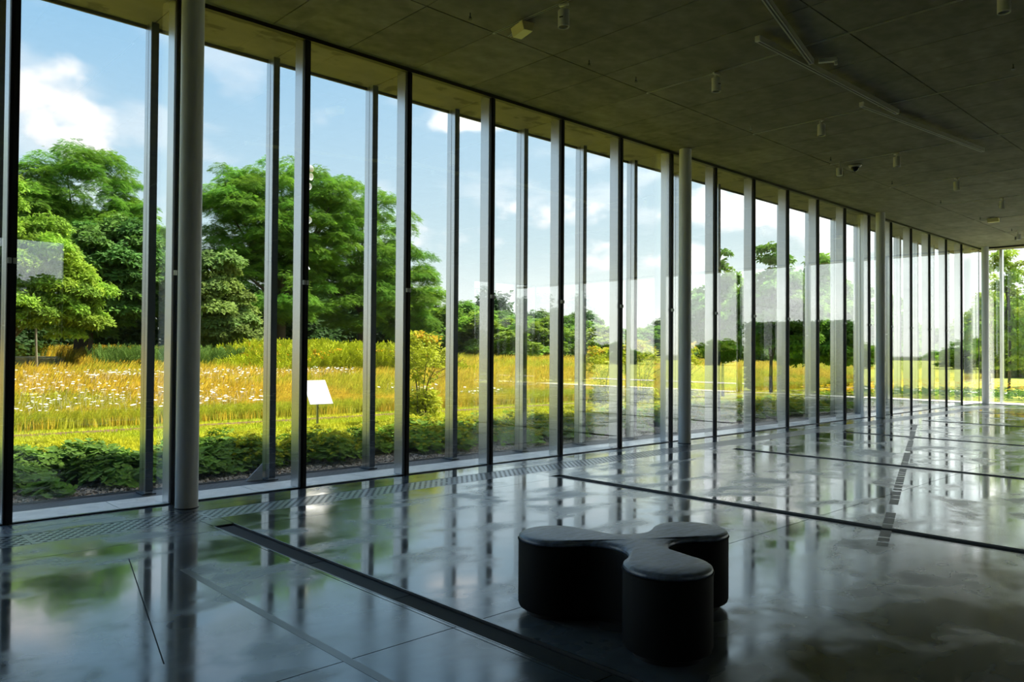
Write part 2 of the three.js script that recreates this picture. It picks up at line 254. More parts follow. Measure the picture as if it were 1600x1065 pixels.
// ============================================================ three-lobed bench
{
  const a = 0.475, r = 0.225, q = 0.2157, b = 0.396, pts = [];
  const R6 = Math.PI / 3, rot = (x, y, t) => [x * Math.cos(t) - y * Math.sin(t), x * Math.sin(t) + y * Math.cos(t)];
  // tangent point between lobe circle (at angle 0) and hollow circle (at angle 60 degrees)
  const hx = b * Math.cos(R6), hy = b * Math.sin(R6), phi = Math.atan2(hy, hx - a);
  const outline = (off) => { const P = []; for (let k = 0; k < 3; k++) { const t = k * 2 * Math.PI / 3;
    for (let i = 0; i <= 40; i++) { const u = -phi + (2 * phi) * i / 40; P.push(rot(a + (r + off) * Math.cos(u), (r + off) * Math.sin(u), t)); }
    const s0 = phi + Math.PI, s1 = Math.PI + R6 * 2 - phi; // around the hollow centre
    for (let i = 1; i < 16; i++) { const u = s0 + (s1 - s0) * i / 16; P.push(rot(hx + (q - off) * Math.cos(u), hy + (q - off) * Math.sin(u), t)); } }
    return P; };
  // stacked rings: [offset, height]
  const rings = (prof, domed) => { const n = outline(0).length, pos = [], idx = []; prof.forEach(([o, y]) => outline(o).forEach(([x, z]) => pos.push(x, y, -z)));
    for (let k = 0; k + 1 < prof.length; k++) for (let i = 0; i < n; i++) { const A = k * n + i, B = k * n + (i + 1) % n; idx.push(A, B, A + n, B, B + n, A + n); }
    for (const [end, flip] of [[0, true], [prof.length - 1, false]]) { // caps from the ring inwards
      const y = prof[end][1], c = pos.length / 3; pos.push(0, y + (flip ? 0 : domed), 0);
      let prev = end * n; for (const s of [0.8, 0.5, 0.2]) { const first = pos.length / 3; outline(prof[end][0]).forEach(([x, z]) => { const d = Math.hypot(x, z); pos.push(x * s, y + (flip ? 0 : domed * (1 - s * s)), -z * s); });
        for (let i = 0; i < n; i++) { const A = prev + i, B = prev + (i + 1) % n, C = first + i, D = first + (i + 1) % n; flip ? idx.push(A, C, B, B, C, D) : idx.push(A, B, C, B, D, C); } prev = first; }
      for (let i = 0; i < n; i++) flip ? idx.push(prev + i, c, prev + (i + 1) % n) : idx.push(prev + i, prev + (i + 1) % n, c); }
    const g = new THREE.BufferGeometry(); g.setAttribute('position', new THREE.Float32BufferAttribute(pos, 3)); g.setIndex(idx);
    const p = g.attributes.position, uv = []; for (let i = 0; i < p.count; i++) uv.push(p.getX(i), p.getZ(i)); g.setAttribute('uv', new THREE.Float32BufferAttribute(uv, 2));
    return toCreasedNormals(g, 0.6); };
  const brush = texture(512, (u, v) => { const k = 0.5 + 0.5 * (fbm3(u * 12, 2, v * 60, 5) - 0.5) + 0.25 * (fbm3(u * 50, 6, v * 50, 3) - 0.5); return [k, k, k]; }, false, 1);
  const seatM = phys({ ior: 2, color: lin(0.44, 0.56, 0.85), roughness: 0.36, map: brush, bumpMap: brush, bumpScale: 0.002 }), sideM = std({ color: lin(0.004, 0.0035, 0.005), roughness: 0.75 });
  const t = thing('bench', 'dark three-lobed bench with a grey upholstered top standing alone on the floor', 'bench', [3.527, 0, -2.7], 4.0 * Math.PI / 180 * -1);
  mesh('plinth', rings([[-0.05, 0.0], [-0.05, 0.035]], 0), M.black, t);
  mesh('body', rings([[-0.045, 0.03], [-0.02, 0.033], [-0.006, 0.042], [0, 0.06], [0, 0.415], [-0.004, 0.421], [-0.012, 0.424]], 0), sideM, t);
  mesh('seat_cushion', rings([[-0.014, 0.418], [-0.004, 0.423], [-0.001, 0.432], [-0.004, 0.442], [-0.014, 0.449], [-0.03, 0.453]], 0.006), seatM, t);
  mesh('piping', (() => { const c = new THREE.CatmullRomCurve3(outline(0.0005).filter((_, i) => i % 2 === 0).map(([x, z]) => new THREE.Vector3(x, 0.4215, -z)), true); return new THREE.TubeGeometry(c, 200, 0.004, 6, true); })(), sideM, t);
}

// ============================================================ ceiling fittings
{
  const railX = (k) => 5.64 + 2.785 * k;
  for (let k = -1; k < 9; k++) {
    const t = thing('lighting_track', k < 0 ? 'recessed lighting track above the bench end of the ceiling, out of the frame' : `thin pale lighting track in the ceiling, ${ORD[k]} from the camera`, 'track', [railX(k), H, -6.3], 0, 'lighting tracks in the ceiling');
    mesh('rail', merge([box(-0.013, -0.009, -0.008, 0.001, 0, 16), box(0.009, 0.013, -0.008, 0.001, 0, 16)]), M.track, t);
    mesh('slot', box(-0.009, 0.009, -0.003, 0.001, 0, 16), M.black, t); mesh('end_cap', box(-0.013, 0.013, -0.009, 0.001, -0.02, 0), M.track, t);
  }
  const body = lathe([[0.05, -0.225], [0.05, -0.236], [0.052, -0.24], [0.057, -0.24], [0.058, -0.23], [0.058, -0.075], [0.053, -0.068], [0.001, -0.066]], 28), lens = lathe([[0.001, -0.232], [0.03, -0.231], [0.0505, -0.226]], 24), neck = merge([cyl(0.012, 0.012, 0.06, 0.02, -0.04, 0), rbox(0.03, 0.05, 0.1, 0.005, 0.02, -0.09, 0)]), adapter = rbox(0.034, 0.024, 0.1, 0.004, 0, -0.012, 0), slotG = box(-0.0595, -0.056, -0.16, -0.15, -0.02, 0.02);
  const spotLabs = ['white cylindrical ceiling spotlight nearest the top edge of the picture', 'white ceiling spotlight above the second column', 'white ceiling spotlight left of the dome camera', 'white ceiling spotlight below the long hanging bar', 'white ceiling spotlight above the third column', 'small white ceiling spotlight near the far right edge'];
  const spot = (x, z, lab, turn = 0.3) => { const t = thing('spotlight', lab, 'spotlight', [x, H - 0.012, z], turn, 'spotlights on the ceiling tracks'); mesh('housing', body, M.lamp, t); mesh('lens', lens, M.black, t); mesh('bracket', neck, M.lamp, t); mesh('adapter', adapter, M.lamp, t); mesh('vent', slotG, M.black, t); };
  [[5.65, -5.27], [8.41, -5.24], [11.22, -5.2], [14.0, -5.15], [16.79, -5.05], [19.56, -4.98]].forEach(([x, z], i) => spot(x, z, spotLabs[i], 0.3 + i));
  spot(8.42, -2.12, 'white ceiling spotlight at the top right corner of the picture', 2);
  // twin heads at the joint of the ceiling panels
  for (const [x, z, lab] of [[13.93, -6.12, 'twin-headed ceiling fitting beside the white dome camera'], [24.98, -5.97, 'twin-headed ceiling fitting near the far end of the room']]) {
    const t = thing('twin_fitting', lab, 'ceiling fitting', [x, H, z], 0.4); mesh('stem', merge([cyl(0.012, 0.012, 0.14, 0, -0.07, 0), box(-0.09, 0.09, -0.15, -0.135, -0.02, 0.02)]), M.lamp, t);
    mesh('head', lathe([[0.001, -0.27], [0.05, -0.27], [0.055, -0.26], [0.055, -0.13], [0.001, -0.125]]).translate(-0.07, 0, 0), M.lamp, t); mesh('head', lathe([[0.001, -0.19], [0.06, -0.19], [0.066, -0.18], [0.066, -0.1], [0.001, -0.095]]).translate(0.1, -0.06, 0), M.wall, t);
  }
  { const t = thing('dome_camera', 'white dome security camera under the ceiling between two spotlights', 'camera', [14.36, H, -6.02]);
    mesh('base_ring', lathe([[0.001, -0.03], [0.06, -0.045], [0.1, -0.04], [0.115, -0.02], [0.115, 0], [0.001, 0]], 32), M.white, t); mesh('dome', lathe([[0.001, -0.125], [0.03, -0.12], [0.055, -0.1], [0.07, -0.07], [0.074, -0.036], [0.001, -0.036]], 28), phys({ color: lin(0.02, 0.02, 0.022), roughness: 0.08 }), t); }
  // emergency-light boxes
  const boxS = new THREE.Shape(); boxS.moveTo(-0.075, 0); boxS.lineTo(0.075, 0); boxS.lineTo(0.05, -0.085); boxS.lineTo(-0.05, -0.085); boxS.closePath();
  const boxG = new THREE.ExtrudeGeometry(boxS, { depth: 0.24, bevelEnabled: true, bevelSize: 0.004, bevelThickness: 0.004, bevelSegments: 2 }); boxG.translate(0, -0.02, -0.12);
  [[5.705, -5.92, 'yellowish box-shaped ceiling light at the end of the nearest track', -0.25], [22.27, -5.86, 'small flat box light under the ceiling at the far right', 0.1]].forEach(([x, z, lab, a]) => {
    const t = thing('emergency_light', lab, 'ceiling light', [x, H - 0.005, z], a); mesh('housing', boxG, M.yellowBox, t); mesh('clamp', rbox(0.05, 0.03, 0.09, 0.004, 0, -0.008, 0), M.lamp, t);
    const c = mesh('prong', merge([box(-0.04, -0.032, -0.05, -0.04, -0.26, -0.12), box(-0.012, -0.004, -0.05, -0.04, -0.26, -0.12)]), M.white, t); });
  // long bars hung under the tracks
  const bar = (x0, z0, x1, z1, drop, lab) => { const dx = x1 - x0, dz = z1 - z0, L = Math.hypot(dx, dz), t = thing('lighting_bar', lab, 'lighting bar', [(x0 + x1) / 2, H - drop, (z0 + z1) / 2], Math.atan2(-dz, dx), 'long lighting bars hung under the ceiling');
    mesh('rail', merge([box(-L / 2, L / 2, -0.04, -0.034, -0.03, 0.03), box(-L / 2, L / 2, -0.04, 0.02, -0.03, -0.024), box(-L / 2, L / 2, -0.04, 0.02, 0.024, 0.03), box(-L / 2, L / 2, 0.014, 0.02, -0.03, 0.03)]), M.track, t);
    mesh('groove', box(-L / 2 + 0.02, L / 2 - 0.02, -0.0415, -0.0395, -0.009, 0.009), M.black, t);
    for (const s of [-1, 1]) { mesh('end_cap', rbox(0.02, 0.064, 0.062, 0.004, s * (L / 2), -0.01, 0), M.lamp, t); }
    for (const s of [-0.22, 0.3]) mesh('hanger', cyl(0.006, 0.006, drop, s * L, drop / 2, 0), M.steelTrim, t); };
  bar(7.68, -4.27, 11.39, -4.19, 0.07, 'longest hanging lighting bar, running from the middle of the ceiling to the right');
  bar(10.71, -4.4, 14.5, -3.97, 0.07, 'hanging lighting bar farthest to the right, meeting the longest bar');
  bar(7.1 - 1.6, -3.79 + 0.37, 8.73, -4.17, 0.07, 'hanging lighting bar cut off by the top edge of the picture');
  { const t = thing('track_adapter', 'small pale track adapter at the end of the shortest hanging bar', 'adapter', [8.86, H - 0.02, -4.12], -1.04); mesh('housing', rbox(0.2, 0.05, 0.06, 0.008, 0.08, -0.03, 0), M.lamp, t); mesh('hook', rbox(0.04, 0.07, 0.03, 0.006, 0.17, -0.06, 0), M.lamp, t); }
  const head = merge([cyl(0.006, 0.006, 0.05, 0, -0.025, 0, 8), cyl(0.016, 0.012, 0.012, 0, -0.05, 0, 12)]), defl = merge([cyl(0.022, 0.022, 0.003, 0, -0.066, 0, 12), box(-0.003, 0.003, -0.066, -0.05, -0.003, 0.003)]);
  [[5.13, -6.11], [6.99, -6.1], [7.84, -6.05], [10.8, -6.12], [13.48, -6.08], [10.74, -2.61], [16.22, -6.06], [18.99, -6.04], [21.94, -6.07], [24.51, -6.01]].forEach(([x, z], i) => {
    const where = ['left of the yellowish box light', 'above the sixth window fin', 'left of the second column top', 'left of the third spotlight', 'left of the dome camera', 'near the right edge under the dark ceiling', 'above the third column', 'right of the third column', 'before the flat box light', 'at the far end of the room'][i];
    const t = thing('sprinkler', 'tiny dark ceiling sprinkler ' + where, 'sprinkler', [x, H, z], 0, 'ceiling sprinklers'); mesh('pipe', head, i === 3 ? M.lamp : M.finEdge, t); mesh('deflector', defl, M.finEdge, t); });
}

// ============================================================ outside: ground
const gy = (x, z) => -0.03 + 1.2 * sstep(0, 42, -z - 17) * (1 - 0.6 * sstep(45, 95, x));
function ground(name, x0, x1, z0, z1, nx, nz, lift, mat, uvs) {
  const g = new THREE.PlaneGeometry(x1 - x0, z1 - z0, nx, nz); g.rotateX(-Math.PI / 2); g.translate((x0 + x1) / 2, 0, (z0 + z1) / 2);
  const p = g.attributes.position; for (let i = 0; i < p.count; i++) p.setY(i, gy(p.getX(i), p.getZ(i)) + lift); g.computeVertexNormals(); planar(g, uvs); return structure(name, g, mat);
}
const greens = texture(512, (u, v) => { const a = fbm3(u * 8, 1, v * 8, 5), b = fbm3(u * 70, 4, v * 70, 3); const k = 0.62 + 0.5 * (b - 0.5) + 0.25 * (a - 0.5); return [k * (0.86 + 0.3 * (a - 0.5)), k * 0.92, k * 0.22]; }, true);
const soilT = texture(512, (u, v) => { const b = fbm3(u * 60, 4, v * 60, 4), k = 0.42 + 0.6 * (b - 0.5); return [k, k * 0.86, k * 0.72]; }, true);
const lawnM = std({ map: greens, roughness: 0.95 }), soilM = std({ map: soilT, roughness: 1, bumpMap: soilT, bumpScale: 0.02 });
const wornM = std({ color: lin(0.75, 0.55, 0.22), roughness: 1, map: soilT }), meadowM = std({ color: lin(0.16, 0.13, 0.03), roughness: 1 }), paveM = std({ color: lin(0.55, 0.53, 0.49), roughness: 0.9, map: soilT });
paveM.map = null;
{ // terrain all round, with the building's footprint cut out
  const sh = (x0, x1, z0, z1, nx, nz) => ground('ground', x0, x1, z0, z1, nx, nz, 0, lawnM, 1 / 3);
  sh(-60, 320, -320, -17, 76, 60); sh(-60, 320, -17, -9.3, 76, 4); sh(29.3, 320, -9.3, 120, 20, 12); sh(-60, WEST - 0.4, -9.3, 120, 6, 12); sh(WEST - 0.4, 29.3, BACK + 0.6, 120, 6, 12);
}
ground('planting_bed', WEST, 29.3, -10.9, -8.9, 60, 2, 0.012, soilM, 1 / 2);
ground('worn_path', -20, 60, -16.35, -15.7, 60, 2, 0.012, wornM, 1 / 2);
ground('meadow', -40, 120, -60, -16.7, 60, 40, 0.012, meadowM, 1 / 3);
ground('path', 62, 120, -54, -50, 30, 2, 0.4, paveM, 1 / 3); ground('path', 36.8, 38.6, -30, 40, 2, 40, 0.02, paveM, 1 / 3);
ground('paving', 29.3, 29.9, -9.3, 30, 2, 4, 0.01, paveM, 1 / 3);

// ============================================================ outside: plants
const leafM = (r, g, b, t = 0.4) => phys({ color: lin(r, g, b), roughness: 0.85, transmission: t, thickness: 0, side: THREE.DoubleSide, specularIntensity: 0.15 });
const foliageM = leafM(1, 1, 1, 0.45), grassM = leafM(1, 1, 1, 0.35), barkM = std({ color: lin(0.07, 0.055, 0.04), roughness: 0.95 }), barkPale = std({ color: lin(0.20, 0.17, 0.12), roughness: 0.95 });
function poly(verts, faces) { const g = new THREE.BufferGeometry(), p = []; for (const f of faces) for (const i of f) p.push(...verts[i]); g.setAttribute('position', new THREE.Float32BufferAttribute(p, 3)); g.computeVertexNormals(); return g; }
function leaflet(L, w, fold = 0.15) { return poly([[0, 0, 0], [L * 0.45, fold * w, w / 2], [L, -0.1 * L, 0], [L * 0.45, fold * w, -w / 2], [L * 0.5, 0, 0]], [[0, 1, 4], [1, 2, 4], [0, 4, 3], [4, 2, 3]]); }
function pinnate(L, pairs, lw) { const l = []; for (let i = 0; i < pairs; i++) for (const s of [-1, 1]) { const t = (i + 0.7) / pairs, g = leaflet(lw * (1.1 - 0.35 * Math.abs(t - 0.45)), lw * 0.42); g.rotateX(s * 0.3); g.rotateY(-s * 1.15); g.translate(t * L, -0.22 * L * t * t, 0); l.push(g); } const e = leaflet(lw, lw * 0.42); e.translate(L, -0.22 * L, 0); l.push(e); return merge(l); }
function tuftLeaves(n, L, w, seed) { const r = rng(seed), l = []; for (let i = 0; i < n; i++) { const g = leaflet(L * (0.7 + 0.5 * r()), w * (0.8 + 0.4 * r())); g.rotateX(r() - 0.5); g.rotateZ(-0.5 + r() * 0.9); g.rotateY(i * 2.4 + r()); g.translate((r() - 0.5) * L, (r() - 0.5) * L * 0.7, (r() - 0.5) * L); l.push(g); } return merge(l); }
function lobed(n, R, seed) { // round scalloped leaves on short stalks
  const r = rng(seed), l = []; for (let i = 0; i < n; i++) { const v = [[0, 0.0, 0]], f = [], k = 9, R1 = R * (0.7 + 0.5 * r()); for (let j = 0; j <= k; j++) { const a = -2.6 + 5.2 * j / k, q = R1 * (j % 2 ? 1 : 0.86); v.push([q * Math.cos(a), 0.22 * R1 * (1 - 0.3 * (j % 2)), q * Math.sin(a)]); if (j) f.push([0, j + 1, j]); } const g = poly(v, f); g.rotateZ(-0.5 * r()); g.rotateY(i * 2.4 + r()); g.translate((r() - 0.5) * R * 2.4, (r() - 0.5) * R * 1.2, (r() - 0.5) * R * 2.4); l.push(g); } return merge(l); }
function limb(pts, r0, r1, n = 7, seg = 8) {
  const c = new THREE.CatmullRomCurve3(pts.map((p) => new THREE.Vector3(...p))), g = new THREE.TubeGeometry(c, seg, 1, n, false), p = g.attributes.position, ctr = c.getSpacedPoints(seg);
  for (let i = 0; i <= seg; i++) for (let j = 0; j <= n; j++) { const k = i * (n + 1) + j, r = r0 + (r1 - r0) * i / seg; p.setXYZ(k, ctr[i].x + (p.getX(k) - ctr[i].x) * r, ctr[i].y + (p.getY(k) - ctr[i].y) * r, ctr[i].z + (p.getZ(k) - ctr[i].z) * r); }
  return g;
}
const dummy = new THREE.Object3D(), col = new THREE.Color();
function instanced(name, geo, mat, items, parent) { // items: [x, y, z, yaw, pitch, roll, scale, r, g, b, (scale y)]
  const m = shadows(new THREE.InstancedMesh(geo, mat, items.length)); m.name = parent ? name : numbered(name); dummy.rotation.order = 'YZX';
  items.forEach((t, i) => { dummy.position.set(t[0], t[1], t[2]); dummy.rotation.set(t[5], t[3], t[4]); dummy.scale.set(t[6], t[10] ?? t[6], t[6]); dummy.updateMatrix(); m.setMatrixAt(i, dummy.matrix); m.setColorAt(i, col.setRGB(t[7], t[8], t[9])); });
  m.userData.kind = 'stuff'; (parent ?? scene).add(m); return m;
}
// leaves of a crown made of boughs: flat-topped clumps set on and in a few rounded masses
function crownLeaves(r, blobs, o) {
  const out = [], [cr, cg, cb] = o.color;
  for (const [cx, cy, cz, rx, ry, rz, nc] of blobs) for (let c = 0; c < nc; c++) {
    const u = r() * 2 - 1, a = r() * Math.PI * 2, s = Math.sqrt(1 - u * u), q = 0.5 + 0.5 * Math.sqrt(r());
    const px = cx + rx * q * s * Math.cos(a), py = cy + ry * q * (u < -0.5 ? u * 0.8 : u), pz = cz + rz * q * s * Math.sin(a), S = o.clump * (0.6 + 0.8 * r()), tint = 0.75 + 0.5 * r(), warm = (r() - 0.5) * 0.25;
    const n = Math.round(o.leaves * S * S / (o.clump * o.clump));
    for (let i = 0; i < n; i++) {
      const b = r() * 2 * Math.PI, e = Math.sqrt(r()), h = (1 - e * e) * (o.round ? 0.95 : 0.6) * S * (0.1 + 0.9 * r()) - (o.round ? 0.7 * (1 - e * e) : 0.25) * S * r(), dx = Math.cos(b) * e * S, dz = Math.sin(b) * e * S, t = tint * (0.8 + 0.4 * r());
      out.push([px + dx, py + h * (o.lift ?? 1) - 0.15 * e * S, pz + dz, -b + (r() - 0.5) * 3.2, 0.35 - 0.9 * r() - 0.2 * e, (r() - 0.5) * 1.4, o.size * (0.7 + 0.6 * r()), cr * t * (1 + warm), cg * t, cb * t * (1 - warm)]);
    }
  }
  return out;
}
const G = { locust: pinnate(0.46, 6, 0.15), locustFar: pinnate(0.62, 4, 0.26), broad: tuftLeaves(7, 0.16, 0.09, 3), broadFar: tuftLeaves(8, 0.3, 0.2, 4), small: tuftLeaves(6, 0.085, 0.045, 6), lobed: lobed(4, 0.075, 8), hanging: tuftLeaves(7, 0.2, 0.075, 12) };
function tree(name, label, group, x, z, seed, blobs, o) {
  const r = rng(seed), t = thing(name, label, o.category ?? 'tree', [x, gy(x, z), z], 0, group), parts = [], th = o.trunk ?? 3, tr = o.radius ?? 0.25;
  parts.push(limb([[0, -0.2, 0], [0.05 * th * (r() - 0.5), th * 0.5, 0.05 * th * (r() - 0.5)], [blobs[0][0] * 0.35, th, blobs[0][2] * 0.35]], tr * 1.15, tr * 0.8, 9));
  for (const [cx, cy, cz, rx, ry] of blobs) for (let k = 0; k < (o.limbs ?? 3); k++) { const a = r() * 6.28, ex = cx + rx * 0.6 * Math.cos(a) * r(), ez = cz + rx * 0.6 * Math.sin(a) * r(), ey = cy + ry * (0.2 + 0.5 * r()); parts.push(limb([[blobs[0][0] * 0.3, th * (0.75 + 0.2 * r()), blobs[0][2] * 0.3], [(blobs[0][0] * 0.3 + ex) / 2 + 0.3 * (r() - 0.5), (th + ey) / 2 - 0.2, (blobs[0][2] * 0.3 + ez) / 2], [ex, ey, ez]], tr * 0.5, tr * 0.1, 6)); }
  mesh('trunk', merge(parts), o.bark ?? barkM, t);
  instanced('foliage', o.geo, foliageM, crownLeaves(r, blobs, o), t);
  return t;
}
const green1 = [0.17, 0.34, 0.035], green2 = [0.11, 0.24, 0.04], green3 = [0.27, 0.42, 0.04], olive = [0.20, 0.29, 0.06], dark = [0.06, 0.13, 0.035];
// big trees at the left, behind the meadow
const big = 'large trees behind the meadow on the left';
tree('locust_tree', 'tallest dense green tree, right of the nearest column and behind the lamp mast', big, 22.5, -45, 11, [[0, 8.4, 0, 4.2, 4.5, 4.4, 230], [-3.0, 8.2, 1, 2.4, 3.8, 3, 120], [2.4, 8.8, 0.5, 3.2, 4.0, 3.6, 120], [-1.5, 4.2, 1.4, 3.8, 2.2, 3, 80]], { geo: G.locust, color: green1, clump: 0.7, leaves: 150, size: 0.52, trunk: 4.2, radius: 0.36, limbs: 4 });
tree('locust_tree', 'dense green tree whose right side slopes down to the open sky', big, 29.2, -46, 12, [[0, 7.8, 0, 3.4, 4.4, 4, 190], [2.5, 5.6, 0.6, 2.2, 3.4, 3, 110], [-1.6, 4.0, 1.6, 3, 2.4, 3, 90], [3.4, 3.2, 0.4, 1.6, 2.2, 2, 60]], { geo: G.locust, color: green1, clump: 0.7, leaves: 150, size: 0.52, trunk: 3.8, radius: 0.34, limbs: 4 });
tree('locust_tree', 'tall feathery tree under the two clouds left of the nearest column', big, 12.3, -49, 13, [[0, 8.6, 0, 3.4, 3.6, 3.6, 190], [2.4, 6.6, 0.4, 2.2, 3.4, 3, 110], [-2.4, 7.4, 0.4, 2.4, 3.0, 3, 110], [0.6, 3.8, 1, 3.6, 2.4, 3, 110]], { geo: G.locust, color: green1, clump: 0.7, leaves: 150, size: 0.52, trunk: 4, radius: 0.32, limbs: 4 });
tree('tree', 'pale green tree rising behind the first window fin at the left edge', big, 4.9, -41, 14, [[0, 9.4, 0, 1.8, 3.4, 2.2, 50], [0.2, 6.2, 0.4, 2.6, 3.2, 2.6, 70]], { geo: G.hanging, color: green3, clump: 0.75, leaves: 130, size: 1.2, trunk: 4, radius: 0.25, limbs: 4 });
tree('tree', 'light green broad-leaved tree with hanging leaves in front at the far left', big, 6.2, -34, 15, [[0.2, 4.0, 0, 2.3, 2.2, 2.0, 80], [-1.2, 3.0, 0.6, 1.5, 1.8, 1.4, 34], [1.4, 2.9, 0.5, 1.5, 1.7, 1.4, 36]], { geo: G.hanging, color: green3, clump: 0.6, leaves: 120, size: 1.0, trunk: 2.0, radius: 0.06, bark: barkPale, limbs: 5 });
tree('tree', 'dark shaded tree between the light left tree and the nearest column', big, 11.0, -42, 16, [[0, 4.4, 0, 2.4, 3.2, 2.4, 60], [2, 4.8, 0, 1.8, 2.6, 2, 40]], { geo: G.broad, color: green2, clump: 0.85, leaves: 120, size: 1.9, trunk: 2.4, radius: 0.12, limbs: 4 });
tree('tree', 'rounded olive green tree just right of the nearest column', big, 16.0, -39, 17, [[0, 3.4, 0, 1.8, 2.7, 1.9, 60], [0.7, 1.8, 0.4, 1.7, 1.5, 1.5, 30]], { geo: G.broad, color: olive, clump: 0.62, leaves: 120, size: 1.35, trunk: 1.6, radius: 0.12, limbs: 4 });
tree('tree', 'feathery bright green tree right of the large dense trees', big, 39.0, -52, 18, [[0, 3.4, 0, 2.4, 2.6, 2.4, 40], [1.8, 2.0, 0.6, 1.8, 1.8, 1.8, 22]], { geo: G.locust, color: green3, clump: 0.85, leaves: 90, size: 1.1, trunk: 2, radius: 0.14, limbs: 4 });
tree('tree', 'thin pale-trunked young tree before the shaded wood at the left', big, 7.7, -37, 19, [[-0.2, 3.3, 0, 0.7, 0.8, 0.7, 8]], { geo: G.hanging, color: green3, clump: 0.5, leaves: 60, size: 1, trunk: 3.2, radius: 0.045, bark: barkPale, limbs: 2 });
{ // one more tree of the same wood, left of the picture
  const t = scene.children.find((o) => o.name === 'locust_tree_002').clone(); t.name = numbered('locust_tree'); scene.add(t);
  tag(t, 'tall feathery tree outside the left edge of the picture', 'tree', big); t.position.set(-5.5, gy(-5.5, -46), -46); t.rotation.y = 2.2;
}
{ // the dark wood edge behind the large trees
  const r = rng(77), it = []; for (let i = 0; i < 21000; i++) { const x = -16 + r() * 65, h = r(), z = -55 - r() * 3 + 4 * Math.sin(x * 0.3), t = 0.6 + 0.6 * r(), top = (x < 34 ? 5.6 : 4.0) + 1.2 * Math.sin(x * 0.7) + 0.8 * Math.sin(x * 1.9); it.push([x, gy(x, z) + h * top, z, r() * 6.3, r() - 0.6, r() - 0.5, 1.1 + 0.8 * r(), dark[0] * t, dark[1] * t, dark[2] * t]); }
  const u = instanced('undergrowth', G.broadFar, foliageM, it); tag(u, 'dark leafy undergrowth closing the wood behind the large trees', 'undergrowth');
}
